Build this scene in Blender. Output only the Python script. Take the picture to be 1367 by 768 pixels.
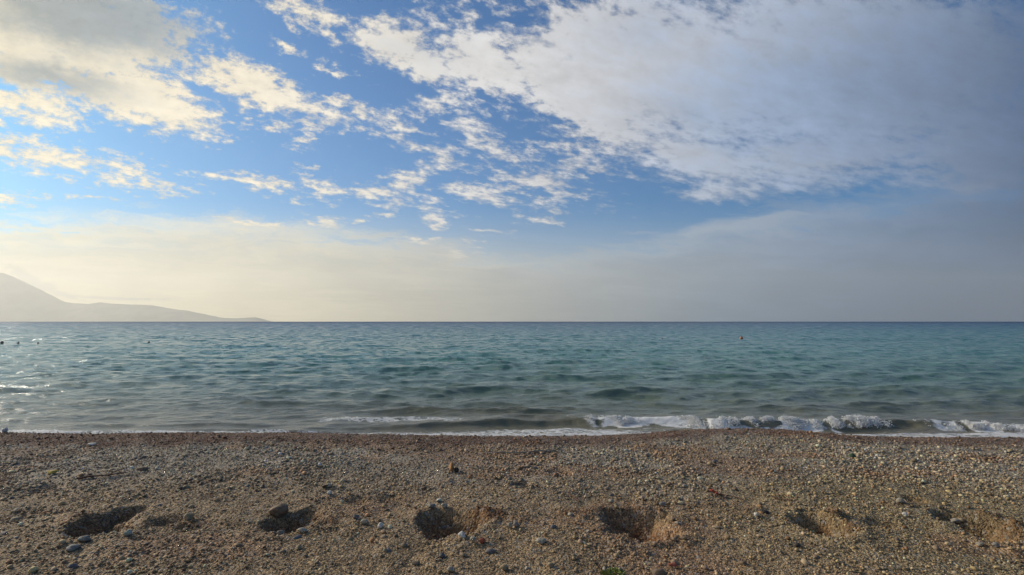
import bpy, math, random
import numpy as np
from mathutils import Vector, Matrix

for o in list(bpy.data.objects):
    bpy.data.objects.remove(o)
R = math.radians
SC = bpy.context.scene
COL = SC.collection
rng = np.random.default_rng(11)
random.seed(5)

# ------------------------------------------------------------------ camera
F = 700.0                       # focal length in pixels of a 1367 px wide frame
CAM_Z = 1.6
SEA_Z = -0.5
TILT = math.atan(45.3 / F)      # the horizon lies a little under the middle
cam = bpy.data.cameras.new('camera')
cam.sensor_width = 36.0
cam.lens = 36.0 * F / 1367.0
cam.clip_start = 0.05
cam.clip_end = 200000
cam_o = bpy.data.objects.new('camera', cam)
COL.objects.link(cam_o)
cam_o.location = (0, 0, CAM_Z)
cam_o.rotation_euler = (R(90) + TILT, 0, 0)
SC.camera = cam_o

SUN_AZ, SUN_EL = -63.0, 24.0    # degrees: azimuth from +Y (out to sea), negative = left
SUN_STRENGTH = 3.7
SKY_STRENGTH = 0.1

SC.view_settings.view_transform = 'Standard'
SC.view_settings.look = 'None'
SC.view_settings.exposure = 0.13
SC.view_settings.gamma = 1.0
SC.view_settings.use_curve_mapping = False
SC.render.engine = 'CYCLES'
SC.cycles.use_denoising = True
SC.cycles.max_bounces = 6
SC.cycles.volume_bounces = 2
SC.cycles.transparent_max_bounces = 8
SC.cycles.sample_clamp_indirect = 6.0


def srgb(r, g, b):
    f = lambda c: (c / 255 / 12.92) if c / 255 <= 0.04045 else ((c / 255 + 0.055) / 1.055) ** 2.4
    return (f(r), f(g), f(b))


def ray(px, py):
    """world direction through a point of the 1367x768 frame (used to lay out real positions)"""
    x, y = (px - 683.5) / F, (384 - py) / F
    c, s = math.cos(TILT), math.sin(TILT)
    return np.array([x, c - y * s, s + y * c])


def ground(px, py, z=0.0):
    d = ray(px, py)
    t = (z - CAM_Z) / d[2]
    return d[0] * t, d[1] * t


def chart(px, py):
    d = ray(px, py)
    return d[0] / d[1], d[2] / d[1]


# ------------------------------------------------------------------ node helper
class N:
    """a socket with arithmetic: every operation makes a Math node"""
    tree = None

    def __init__(self, s):
        self.s = s

    @staticmethod
    def math(op, *a, clamp=False):
        n = N.tree.nodes.new('ShaderNodeMath')
        n.operation = op
        n.use_clamp = clamp
        for i, v in enumerate(a):
            if isinstance(v, N):
                N.tree.links.new(v.s, n.inputs[i])
            else:
                n.inputs[i].default_value = v
        return N(n.outputs[0])

    def __add__(s, o): return N.math('ADD', s, o)
    __radd__ = __add__
    def __sub__(s, o): return N.math('SUBTRACT', s, o)
    def __rsub__(s, o): return N.math('SUBTRACT', o, s)
    def __mul__(s, o): return N.math('MULTIPLY', s, o)
    __rmul__ = __mul__
    def __truediv__(s, o): return N.math('DIVIDE', s, o)
    def __neg__(s): return N.math('MULTIPLY', s, -1.0)


def setin(node, name, v):
    s = node.inputs[name]
    if isinstance(v, N):
        N.tree.links.new(v.s, s)
    elif isinstance(v, bpy.types.NodeSocket):
        N.tree.links.new(v, s)
    else:
        s.default_value = v


def nmax(a, b): return N.math('MAXIMUM', a, b)
def nmin(a, b): return N.math('MINIMUM', a, b)


def smooth(x, lo, hi, a=0.0, b=1.0):
    n = N.tree.nodes.new('ShaderNodeMapRange')
    n.interpolation_type = 'SMOOTHSTEP'
    setin(n, 'Value', x)
    for k, v in (('From Min', lo), ('From Max', hi), ('To Min', a), ('To Max', b)):
        setin(n, k, v)
    return N(n.outputs[0])


def linear(x, lo, hi, a=0.0, b=1.0):
    n = N.tree.nodes.new('ShaderNodeMapRange')
    setin(n, 'Value', x)
    for k, v in (('From Min', lo), ('From Max', hi), ('To Min', a), ('To Max', b)):
        setin(n, k, v)
    return N(n.outputs[0])


def xyz(x, y, z=0.0):
    n = N.tree.nodes.new('ShaderNodeCombineXYZ')
    for i, v in enumerate((x, y, z)):
        if isinstance(v, N):
            N.tree.links.new(v.s, n.inputs[i])
        else:
            n.inputs[i].default_value = v
    return N(n.outputs[0])


def sep(v):
    n = N.tree.nodes.new('ShaderNodeSeparateXYZ')
    N.tree.links.new(v.s, n.inputs[0])
    return [N(o) for o in n.outputs]


def vop(op, a, b=None):
    n = N.tree.nodes.new('ShaderNodeVectorMath')
    n.operation = op
    for i, v in enumerate((a, b)):
        if v is None:
            continue
        if isinstance(v, N):
            N.tree.links.new(v.s, n.inputs[i])
        else:
            n.inputs[i].default_value = v
    return N(n.outputs['Value'] if op in ('DOT_PRODUCT', 'LENGTH') else n.outputs[0])


def noise(vec, scale, detail=6, rough=0.55, dist=0.0, lac=2.0, color=False):
    n = N.tree.nodes.new('ShaderNodeTexNoise')
    setin(n, 'Vector', vec)
    n.inputs['Scale'].default_value = scale
    n.inputs['Detail'].default_value = detail
    n.inputs['Roughness'].default_value = rough
    n.inputs['Lacunarity'].default_value = lac
    n.inputs['Distortion'].default_value = dist
    return N(n.outputs['Color' if color else 'Fac'])


def voronoi(vec, scale, feature='F1', out='Distance', rnd=1.0):
    n = N.tree.nodes.new('ShaderNodeTexVoronoi')
    n.feature = feature
    setin(n, 'Vector', vec)
    n.inputs['Scale'].default_value = scale
    n.inputs['Randomness'].default_value = rnd
    return N(n.outputs[out])


def ramp(x, stops, interp='LINEAR'):
    n = N.tree.nodes.new('ShaderNodeValToRGB')
    n.color_ramp.interpolation = interp
    e = n.color_ramp.elements
    while len(e) < len(stops):
        e.new(0.5)
    for el, (p, c) in zip(e, stops):
        el.position = p
        el.color = (*c, 1) if isinstance(c, tuple) else (c, c, c, 1)
    setin(n, 'Fac', x)
    return N(n.outputs[0])


def mix(f, a, b, mode='MIX'):
    n = N.tree.nodes.new('ShaderNodeMix')
    n.data_type = 'RGBA'
    n.blend_type = mode
    n.clamp_factor = True
    for s, v in ((n.inputs[0], f), (n.inputs[6], a), (n.inputs[7], b)):
        if isinstance(v, N):
            N.tree.links.new(v.s, s)
        elif isinstance(v, tuple):
            s.default_value = (*v, 1) if len(v) == 3 else v
        else:
            s.default_value = v if s.type == 'VALUE' else (v, v, v, 1)
    return N(n.outputs[2])


# ------------------------------------------------------------------ world: Nishita sky under a broken cloud deck
world = bpy.data.worlds.new('World')
SC.world = world
world.use_nodes = True
T = world.node_tree
N.tree = T
T.nodes.clear()
tc = T.nodes.new('ShaderNodeTexCoord')
dirn = vop('NORMALIZE', N(tc.outputs['Generated']))
dx, dy, dz = sep(dirn)
sky = T.nodes.new('ShaderNodeTexSky')
sky.sky_type = 'NISHITA'
sky.sun_disc = False
sky.sun_elevation = R(SUN_EL)
sky.sun_rotation = R(SUN_AZ)
sky.altitude = 0
sky.air_density = 1.0
sky.dust_density = 0.6
sky.ozone_density = 3.0

# chart of the sky: tangents of bearing and of height as seen looking out to sea
fy = nmax(dy, 0.12)
U = dx / fy
Vt = dz / fy
# overhead coordinates of the cloud deck (perspective towards the horizon)
dzs = nmax(dz, 0.0) + 0.07
pu, pv = dx / dzs, dy / dzs
ca, sa = math.cos(R(24)), math.sin(R(24))
along = (pu * ca + pv * sa)
across = (pv * ca - pu * sa)
P = xyz(along * 0.42, across, 0.0)
wn = noise(P, 1.3, 3, 0.5, color=True)
wv = vop('SUBTRACT', wn, (0.5, 0.5, 0.5))
n1 = noise(vop('ADD', P, vop('MULTIPLY', wv, (0.5, 0.5, 0.5))), 1.5, 9, 0.62)
per = nmax(Vt, 0.0) + 0.22
c2, s2 = math.cos(R(16)), math.sin(R(16))
Q = xyz((U * c2 - Vt * s2) * 1.30, N.math('LOGARITHM', per, 2.71828) * 1.6 + U * 0.62, 0.0)
n2 = noise(vop('ADD', Q, (7.3, 2.1, 0)), 10.0, 7, 0.62)
# warp the chart a little so that cloud outlines are ragged
wx, wy, wz = sep(wv)
n3 = noise(vop('ADD', Q, (1.3, 5.1, 0)), 26.0, 6, 0.65)
w2 = noise(vop('ADD', Q, (3.1, 9.2, 0)), 8.0, 6, 0.65, color=True)
w2x, w2y, w2z = sep(vop('SUBTRACT', w2, (0.5, 0.5, 0.5)))
chU = U + wx * 0.10 + w2x * 0.16
chV = Vt + wy * 0.06 + w2y * 0.085
ch = xyz(chU, chV, 1.0)


def field(ells, start=-1.2):
    m = None
    for px, py, a, b, ang, w in ells:
        cu, cv = chart(px, py)
        k = F * 1.0
        a_, b_ = a / k, b / k
        c, s = math.cos(R(ang)), -math.sin(R(ang))   # ang: clockwise in the picture of the sky = going down to the right
        q1 = vop('DOT_PRODUCT', ch, (c / a_, s / a_, -(cu * c + cv * s) / a_))
        q2 = vop('DOT_PRODUCT', ch, (-s / b_, c / b_, -(-cu * s + cv * c) / b_))
        r2 = N.math('MULTIPLY_ADD', q2, q2, q1 * q1)
        f = N.math('MULTIPLY_ADD', N.math('SQRT', r2), -w, w)
        m = f if m is None else nmax(m, f)
    return nmax(m, start)




# (x, y, half length, half width, clockwise slope, weight)
BANK = [
    (60, 40, 250, 100, 12, 2.0), (170, 120, 160, 48, 17, 1.3), (330, 112, 140, 30, 22, 1.1), (20, 130, 140, 40, 5, 0.8), (-150, 90, 200, 160, 0, 1.0),
    (75, 213, 140, 22, 9, 0.75), (10, 195, 70, 30, 15, 0.7), (190, 247, 75, 10, 8, 0.7), (170, 222, 45, 8, 10, 0.6),
    (240, 266, 26, 7, 8, 0.55), (125, 268, 50, 7, 0, 0.5), (20, 266, 60, 9, 5, 0.5),
    (415, 22, 70, 28, 28, 0.75), (375, 62, 32, 8, 30, 0.6), (455, 101, 26, 6, 25, 0.5),
    (520, 52, 60, 42, 10, 1.2), (560, 80, 75, 25, 20, 1.3), (650, 85, 110, 42, 25, 1.4), (620, 20, 60, 30, 10, 0.45), (700, 25, 90, 40, 0, 0.6),
    (470, 143, 85, 11, 22, 0.65), (560, 164, 40, 13, 20, 0.65), (430, 156, 50, 14, 10, 0.55), (408, 187, 20, 8, 10, 0.5),
    (545, 190, 55, 13, 18, 0.55), (600, 213, 50, 25, 10, 0.6), (590, 135, 40, 20, -30, 0.42), (650, 180, 60, 30, 20, 0.5),
    (545, 245, 50, 22, -22, 0.7), (500, 265, 85, 13, 10, 0.62), (350, 255, 65, 9, 12, 0.55), (328, 234, 22, 7, 8, 0.5), (430, 252, 35, 11, 8, 0.55),
    (640, 262, 80, 13, 10, 0.62), (720, 245, 85, 28, 8, 0.75), (680, 205, 80, 26, 20, 0.55), (760, 205, 70, 26, 25, 0.62), (800, 222, 50, 16, 15, 0.6),
    (578, 293, 26, 7, 5, 0.5), (640, 305, 26, 4, 5, 0.5), (440, 292, 30, 10, 10, 0.5), (610, 338, 45, 9, -8, 0.5), (563, 321, 26, 5, 0, 0.5),
    (780, 115, 170, 75, 35, 2.2), (900, 90, 250, 130, 15, 2.6), (1150, 90, 380, 155, 0, 3.0), (940, 205, 150, 42, 16, 1.9), (980, 248, 75, 18, 0, 1.2),
    (1110, 200, 220, 52, -6, 2.0), (1330, 190, 200, 110, 0, 2.2), (1500, 200, 250, 250, 0, 2.4), (1310, 240, 75, 22, -8, 1.0),
]
rp_ = random.Random(8)
for _ in range(28):     # scattered small puffs of the altocumulus field
    qx = rp_.uniform(290, 830)
    qy = 150 + rp_.random() * 150
    if 330 < qx < 520 and 170 < qy < 235 and rp_.random() < .7:
        continue
    BANK.append((qx, qy, rp_.uniform(12, 34), rp_.uniform(4, 9), rp_.uniform(0, 20), rp_.uniform(.40, .55)))
HOLES = [(748, 80, 60, 22, -15, 0.8), (690, 22, 55, 12, -10, 0.9), (715, 60, 40, 10, 20, 0.8), (690, 40, 40, 12, 0, 0.5), (790, 248, 55, 12, 10, 0.5), (1190, 262, 100, 12, -8, 0.5),
         (280, 122, 60, 14, 12, 0.6)]
M = field(BANK, -0.55)
Hm = nmax(field(HOLES), 0.0) * linear(n2 + n3 * 0.8, 0.62, 1.18, -0.2, 2.2)
D = M - Hm + (n1 - 0.5) * 1.2 + (n2 - 0.5) * 1.9 + (n3 - 0.5) * 2.5
# behind and overhead, where the chart ends, cloud comes from the noise alone
back = smooth(dy, 0.05, 0.35)
D = D * back + (1.0 - back) * ((n1 - 0.45) * 3.0)
sf = smooth(U, 0.05, 0.45)
alpha = smooth(D, sf * -0.22 - 0.12, sf * 0.70 + 0.72)

# body of the cloud: thick parts turn grey, rims stay bright
GREY = [(110, 25, 230, 70, 12, 1.5), (60, 95, 130, 30, 12, 0.9), (1150, 130, 380, 160, 0, 1.2), (930, 150, 150, 55, 15, 0.8), (860, 40, 130, 70, 0, 0.5),
        (1010, 200, 150, 30, 5, 0.7), (1400, 200, 300, 220, 0, 1.2), (560, 60, 70, 25, 10, 0.3)]
G = smooth(field(GREY, -0.4) + (n1 - 0.5) * 1.5 + (n2 - 0.5) * 0.9 + (n3 - 0.5) * 0.3, -0.20, 0.95)
uu = linear(U, -1.0, 1.0)
bright = ramp(uu, [(0.0, srgb(218, 208, 184)), (0.25, srgb(222, 212, 192)), (0.45, srgb(208, 206, 204)), (0.6, srgb(188, 190, 196)), (0.75, srgb(166, 174, 188)), (0.92, srgb(122, 138, 162)), (1.0, srgb(88, 106, 134))])
thick = ramp(uu, [(0.0, srgb(122, 132, 136)), (0.2, srgb(130, 144, 156)), (0.5, srgb(160, 170, 184)), (0.65, srgb(150, 166, 190)), (0.8, srgb(130, 149, 178)), (1.0, srgb(74, 96, 130))])
cloud = mix(G, bright, thick)
lit = linear(n2 * 1.2 + n1 + n3 * 0.6, 1.0, 1.8, 0.78, 1.20)
cloud = mix(1.0, cloud, lit, 'MULTIPLY')
cloud = mix(1.0, cloud, smooth(D, 0.0, 0.9, 0.90, 1.10), 'MULTIPLY')

blue = mix(1.0, N(sky.outputs[0]), (SKY_STRENGTH * 0.03, SKY_STRENGTH * 0.56, SKY_STRENGTH * 0.93), 'MULTIPLY')
skyc = mix(alpha, blue, cloud)

# low veil of cloud and haze standing over the sea
vt = ramp(linear(U, -1.0, 1.05), [(0.0, 0.60), (0.23, 0.60), (0.42, 0.46), (0.51, 0.35), (0.57, 0.40), (0.67, 0.52), (0.78, 0.67), (0.9, 0.76), (1.0, 0.80)]) * 0.333
streak = noise(xyz(U * 2.4 + wx * 0.25 + w2x * 0.3, Vt * 14.0 + wy * 1.2 + w2y * 0.7, 3.0), 2.2, 9, 0.62)
edge = Vt - vt + (streak - 0.5) * 0.22 + (n2 - 0.5) * 0.08 + (n3 - 0.5) * 0.03
dens = linear(streak + (n2 - 0.5) * 0.6, 0.30, 0.68, 0.45, 1.0)
lowdn = smooth(Vt - vt, 0.0, -0.13)
veil = smooth(edge, 0.016, -0.032) * (dens + (0.96 - dens) * lowdn)
soft = smooth(Vt, 0.24, 0.02)
veil = 1.0 - (1.0 - veil) * (1.0 - soft * 0.9)
veil = veil * smooth(dy, -0.1, 0.3) + (1.0 - smooth(dy, -0.1, 0.3)) * smooth(dz, 0.3, 0.0) * 0.8
vtop = ramp(uu, [(0.0, srgb(216, 206, 176)), (0.3, srgb(218, 208, 182)), (0.5, srgb(182, 180, 174)), (0.65, srgb(158, 170, 184)), (0.8, srgb(126, 147, 176)), (1.0, srgb(66, 92, 130))])
vlow = ramp(uu, [(0.0, srgb(220, 200, 146)), (0.2, srgb(230, 212, 160)), (0.35, srgb(204, 192, 156)), (0.5, srgb(170, 168, 158)), (0.7, srgb(104, 130, 154)), (0.85, srgb(72, 100, 136)), (1.0, srgb(40, 64, 104))])
vcol = mix(smooth(Vt, 0.15, 0.0), vtop, vlow)
vcol = mix(1.0, vcol, linear(streak + (smooth(Vt - vt, -0.06, 0.0) - 0.5) * 0.25, 0.25, 0.75, 0.76, 1.20), 'MULTIPLY')
ch = xyz(U + wx * 0.05 + w2x * 0.08, Vt + wy * 0.02 + w2y * 0.03, 1.0)
pale = smooth(field([(1010, 300, 300, 24, -9, 1.0), (845, 309, 90, 8, 0, 0.8), (1310, 245, 90, 18, -10, 0.9), (700, 352, 160, 12, -3, 0.7), (330, 305, 330, 16, 3, 0.9), (120, 330, 260, 12, 2, 0.6)], -0.4) + (streak - 0.5) * 2.2, 0.0, 0.9)
vcol = mix(pale * 0.6, vcol, ramp(uu, [(0.0, srgb(236, 224, 190)), (0.4, srgb(222, 212, 186)), (0.6, srgb(190, 190, 188)), (0.8, srgb(160, 168, 178)), (1.0, srgb(112, 126, 146))]))
veil = nmax(veil, pale * 0.75 * smooth(Vt - vt, 0.06, 0.0))
skyc = mix(veil, skyc, vcol)
# cloud cap clinging to the headland
CAP = [(40, 376, 46, 12, 32, 1.0), (62, 384, 20, 9, 0, 1.0), (85, 393, 34, 5, 15, 0.9), (140, 397, 55, 3, 3, 0.9), (185, 399, 45, 2, 0, 0.7)]
ch = xyz(U + wx * 0.01, Vt + wy * 0.01, 1.0)
cap = smooth(field(CAP) + (noise(xyz(U, Vt * 1.8, 0.0), 45, 5, 0.6) - 0.5) * 1.6, -0.05, 0.6)
skyc = mix(cap * 0.75, skyc, srgb(150, 148, 138))
# below the horizon
skyc = mix(smooth(dz, -0.01, -0.06), skyc, srgb(70, 84, 92))

bg = T.nodes.new('ShaderNodeBackground')
bg.inputs['Strength'].default_value = SKY_STRENGTH
T.links.new(mix(1.0, skyc, (1 / SKY_STRENGTH,) * 3, 'MULTIPLY').s, bg.inputs['Color'])
wo = T.nodes.new('ShaderNodeOutputWorld')
T.links.new(bg.outputs[0], wo.inputs[0])

# ------------------------------------------------------------------ sun
sl = bpy.data.lights.new('sun', 'SUN')
sl.energy = SUN_STRENGTH
sl.angle = R(12.0)
sl.color = (1.0, 0.88, 0.70)
so = bpy.data.objects.new('sun', sl)
COL.objects.link(so)
sv = Vector((math.sin(R(SUN_AZ)) * math.cos(R(SUN_EL)), math.cos(R(SUN_AZ)) * math.cos(R(SUN_EL)), math.sin(R(SUN_EL))))
so.rotation_euler = sv.to_track_quat('Z', 'Y').to_euler()
so.location = (-20, 10, 30)

# ------------------------------------------------------------------ numpy helpers
def hash2(ix, iy, seed):
    h = (ix.astype(np.int64) * 374761393 + iy.astype(np.int64) * 668265263 + seed * 974711) & 0xffffffff
    h = ((h ^ (h >> 13)) * 1274126177) & 0xffffffff
    return ((h ^ (h >> 16)) & 0xffffff) / float(0xffffff)


def vnoise(x, y, seed=0):
    ix, iy = np.floor(x), np.floor(y)
    fx, fy_ = x - ix, y - iy
    fx = fx * fx * fx * (fx * (fx * 6 - 15) + 10)
    fy_ = fy_ * fy_ * fy_ * (fy_ * (fy_ * 6 - 15) + 10)
    a, b = hash2(ix, iy, seed), hash2(ix + 1, iy, seed)
    c, d = hash2(ix, iy + 1, seed), hash2(ix + 1, iy + 1, seed)
    return (a + (b - a) * fx) * (1 - fy_) + (c + (d - c) * fx) * fy_ - 0.5


def fbm(x, y, seed=0, octv=5, gain=0.5):
    s, a = np.zeros_like(x), 1.0
    for k in range(octv):
        s += a * vnoise(x * 2 ** k + 17.3 * k, y * 2 ** k - 9.1 * k, seed + k)
        a *= gain
    return s


def sstep(x, lo, hi):
    t = np.clip((x - lo) / (hi - lo), 0, 1)
    return t * t * (3 - 2 * t)


def mesh_np(name, verts, quads, mat, smooth_=True, attrs=None, parent=None):
    me = bpy.data.meshes.new(name)
    n, k = quads.shape
    me.vertices.add(len(verts))
    me.vertices.foreach_set('co', np.ascontiguousarray(verts, np.float32).ravel())
    me.loops.add(n * k)
    me.loops.foreach_set('vertex_index', np.ascontiguousarray(quads, np.int32).ravel())
    me.polygons.add(n)
    me.polygons.foreach_set('loop_start', np.arange(0, n * k, k, dtype=np.int32))
    me.polygons.foreach_set('use_smooth', np.full(n, smooth_, dtype=bool))
    for an, av in (attrs or {}).items():
        if av.ndim == 1:
            at = me.attributes.new(an, 'FLOAT', 'POINT')
            at.data.foreach_set('value', np.ascontiguousarray(av, np.float32))
        else:
            at = me.attributes.new(an, 'FLOAT_COLOR', 'POINT')
            at.data.foreach_set('color', np.ascontiguousarray(np.c_[av, np.ones(len(av))], np.float32).ravel())
    me.update(calc_edges=True)
    me.validate()
    if mat:
        me.materials.append(mat)
    o = bpy.data.objects.new(name, me)
    COL.objects.link(o)
    if parent:
        o.parent = parent
    return o


def grid_quads(r, c):
    i = np.arange(r * c).reshape(r, c)
    return np.stack([i[:-1, :-1], i[:-1, 1:], i[1:, 1:], i[1:, :-1]], -1).reshape(-1, 4)


def structure(o):
    o['kind'] = 'structure'
    return o


def tag(o, label, cat, group=None):
    o['label'] = label
    o['category'] = cat
    if group:
        o['group'] = group
    return o


def material(name):
    m = bpy.data.materials.new(name)
    m.use_nodes = True
    N.tree = m.node_tree
    b = m.node_tree.nodes['Principled BSDF']
    return m, b


def attr(name, out='Fac'):
    n = N.tree.nodes.new('ShaderNodeAttribute')
    n.attribute_name = name
    return N(n.outputs[out])


def position():
    return N(N.tree.nodes.new('ShaderNodeNewGeometry').outputs['Position'])


def bump(h, strength, dist, normal=None):
    n = N.tree.nodes.new('ShaderNodeBump')
    n.inputs['Strength'].default_value = strength
    n.inputs['Distance'].default_value = dist
    setin(n, 'Height', h)
    if normal is not None:
        setin(n, 'Normal', normal)
    return N(n.outputs[0])


# ------------------------------------------------------------------ beach: shape
# crest of the shingle bank: frame x, frame y of its skyline, height above the flat
CREST = [(-900, 578, .06), (-300, 578, .07), (0, 577.5, .075), (60, 578.5, .07), (130, 579.5, .07), (200, 578, .075), (260, 577.5, .075), (330, 578, .07),
         (400, 577.5, .07), (470, 579, .06), (560, 581, .05), (640, 582.5, .045), (720, 582.5, .045), (800, 581.5, .045), (850, 579, .05),
         (900, 575, .06), (950, 572, .07), (1000, 572, .075), (1050, 573.5, .07), (1090, 577, .06), (1130, 581, .05), (1180, 583.5, .045),
         (1250, 584, .045), (1367, 584, .045), (1700, 583, .05), (2300, 582, .05)]
_cx, _cy, _cz = [], [], []
for px, py, zc in CREST:
    gx, gy = ground(px, py, zc)
    _cx.append(gx); _cy.append(gy); _cz.append(zc)


def crest(x):
    y = np.interp(x, _cx, _cy) + 0.02 * fbm(x * 1.7, x * 0 + 3.3, 41, 4)
    return y, np.interp(x, _cx, _cz)


# pits: frame centre, long axis end, half width (m), depth
PITS = [((138, 706), (104, 716), .19, .13, .9), ((166, 690), (184, 683), .13, .08, .5), ((380, 700), (350, 706), .18, .09, .6), ((408, 692), (428, 689), .15, .06, .5),
        ((603, 703), (578, 700), .22, .15, .9), ((851, 702), (817, 688), .24, .15, .8), ((874, 713), (890, 717), .15, .08, .8),
        ((1096, 704), (1066, 696), .17, .13, .8), ((1112, 714), (1124, 719), .12, .09, .6), ((1294, 699), (1264, 687), .17, .13, .8), ((1332, 714), (1346, 720), .20, .16, .9),
        ((1222, 669), (1205, 665), .08, .04, .4), ((20, 692), (-10, 697), .15, .018, .3), ((697, 651), (688, 650), .10, .06, .5), ((60, 655), (35, 662), .10, .03, .2), ((478, 668), (462, 672), .12, .03, .3),
        ((515, 668), (500, 668), .09, .025, .3), ((745, 632), (730, 633), .12, .03, .2), ((1180, 702), (1165, 698), .12, .04, .4), ((225, 700), (205, 702), .12, .035, .7)]
# heaps thrown out beside the pits: frame point, half length, half width, height, rust
HEAPS = [(648, 694, .26, .10, .045, 1.), (560, 690, .06, .12, .02, .6), (905, 705, .07, .10, .02, .8), (770, 688, .2, .1, .02, .55), (1112, 694, .10, .09, .055, 1.), (1130, 706, .07, .06, .03, .9),
         (1200, 676, .14, .05, .025, .8), (1318, 692, .10, .08, .05, .8), (1350, 708, .16, .10, .05, 1.), (240, 704, .22, .08, .02, .8), (445, 699, .08, .10, .03, .9), (105, 697, .14, .05, .02, .7),
         (1170, 636, .2, .12, .01, .5), (300, 690, .5, .2, .02, 0.), (480, 700, .15, .12, .025, .2), (720, 660, .5, .1, .015, 0.), (1000, 690, .4, .15, .02, .2), (600, 645, .05, .06, .02, .4), (1240, 640, .5, .2, .015, 0.),
         (690, 700, .1, .1, .015, .5), (840, 682, .12, .05, .02, .3)]
_p = []
for (c, e, hw, dep, rust) in PITS:
    cx, cy = ground(*c); ex, ey = ground(*e)
    L = max(math.hypot(ex - cx, ey - cy), hw)
    _p.append((cx, cy, math.atan2(ey - cy, ex - cx), L, hw, dep, rust))
_h = [(*ground(a, b), l, w, h, r) for a, b, l, w, h, r in HEAPS]


def beach_z(x, y):
    """height, rust (damp orange subsoil), ridge (reddish bank) at points x, y"""
    cy, cz = crest(x)
    t = cy - y
    z = 0.028 * fbm(x * 0.9, y * 0.9, 3, 3) + 0.020 * fbm(x * 3.1, y * 3.1, 9, 3) + 0.012 * fbm(x * 9, y * 9, 14, 3)
    z = z * sstep(np.abs(t), 0.0, 0.35) * 1.0
    left = sstep(x, -2.5, -5.5)
    wd = 0.50 - 0.22 * left
    ridge = np.exp(-np.clip(t / wd, 0, 9) ** 2)
    up = cz * (0.25 + 0.75 * ridge) * np.where(t > 0, 1, 1)
    rust = np.zeros_like(x)
    wob = 1 + 0.45 * fbm(x * 7, y * 7, 21, 3)
    for (px, py, an, L, W, dep, ru) in _p:
        c, s = math.cos(an), math.sin(an)
        q1, q2 = ((x - px) * c + (y - py) * s) / (L * 1.25), (-(x - px) * s + (y - py) * c) / (W * 1.25)
        r = np.sqrt(q1 * q1 + q2 * q2) * wob
        z = z - 1.40 * dep * sstep(r, 1.08, 0.18) + 0.10 * dep * np.exp(-((r - 1.2) / 0.25) ** 2)
        rust = np.maximum(rust, ru * 0.8 * sstep(r, 1.15, 0.5))
    for (px, py, l, w, h, ru) in _h:
        r = np.hypot((x - px) / l, (y - py) / w) * wob
        z = z + h * np.exp(-r * r * 1.3) * (1 + 1.2 * fbm(x * 14, y * 14, 33, 3))
        rust = np.maximum(rust, ru * np.exp(-r * r * 0.9))
    z = z + up
    # seaward face
    sea = cz - 0.285 * (-t) - 0.03 * sstep(-t, 0, 0.4)
    deep = np.maximum(sea, -0.95 + 0.06 * (t + 3.2))
    z = np.where(t < 0, np.maximum(deep, -3.0) + 0.008 * fbm(x * 9, y * 9, 15, 3), z)
    return z, rust, np.where(t > 0, ridge, 1.0)


def zone_col(x, y, rust, ridge):
    """albedo of the shingle: tan grit, grey-lilac band, reddish bank, orange subsoil"""
    d = fbm(x * 0.8, y * 1.4, 51, 4)
    tan = np.array([.335, .230, .125])
    olive = np.array([.325, .243, .128])
    grey = np.array([.385, .325, .245])
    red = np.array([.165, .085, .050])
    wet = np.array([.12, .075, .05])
    ora = np.array([.20, .085, .030])
    e = lambda a: a[..., None]
    right = sstep(x + d, 0.0, 3.5)
    c = tan * e(1 - right) + olive * e(right)
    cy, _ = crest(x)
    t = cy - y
    g = sstep(t + 0.5 * d, 2.9, 1.2) * 0.85
    c = c * e(1 - g) + grey * e(g)
    patch = sstep(fbm(x * 0.9 + 4, y * 1.6, 61, 4), 0.08, 0.36) * 0.65
    c = c * e(1 - patch) + np.array([.34, .20, .11]) * e(patch)
    rd = np.clip(sstep(t + 0.25 * fbm(x * 2.5, y * 2.5, 71, 3), 0.62, 0.32), 0, 1) * (0.75 + 0.25 * sstep(x, -2, -4.5))  # reddish gravel band, deepened at left to paint in the bank's shaded face
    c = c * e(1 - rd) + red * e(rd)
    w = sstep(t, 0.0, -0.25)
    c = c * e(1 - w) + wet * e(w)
    rr = np.clip(rust * (0.85 + 1.1 * fbm(x * 11, y * 11, 81, 3)), 0, 1)
    c = c * e(1 - rr) + ora * e(rr)
    return c * e(1 + 0.35 * fbm(x * 5, y * 5, 91, 4))


# ------------------------------------------------------------------ beach: mesh
m_beach, b = material('shingle ground')
pos = position()
vc = attr('Col', 'Color')
cellA = voronoi(pos, 95, out='Color')
cellB = voronoi(pos, 42, out='Color')
ca_, _, _ = sep(cellA)
cb_, cb2, _ = sep(cellB)
var = linear(ca_, 0, 1, 0.45, 1.5) * linear(cb_, 0, 1, 0.7, 1.3)
gc = mix(1.0, vc, var, 'MULTIPLY')
gc = mix(smooth(cb2, 0.86, 0.98) * 0.5, gc, (0.42, 0.38, 0.32))
setin(b, 'Base Color', gc)
b.inputs['Roughness'].default_value = 0.85
b.inputs['Specular IOR Level'].default_value = 0.3
dA = voronoi(pos, 95)
dB = voronoi(pos, 42)
hgt = linear(dA, 0, 0.75, 1, 0) * 0.5 + linear(dB, 0, 0.75, 1, 0)
setin(b, 'Normal', bump(hgt, 0.9, 0.012))

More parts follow.
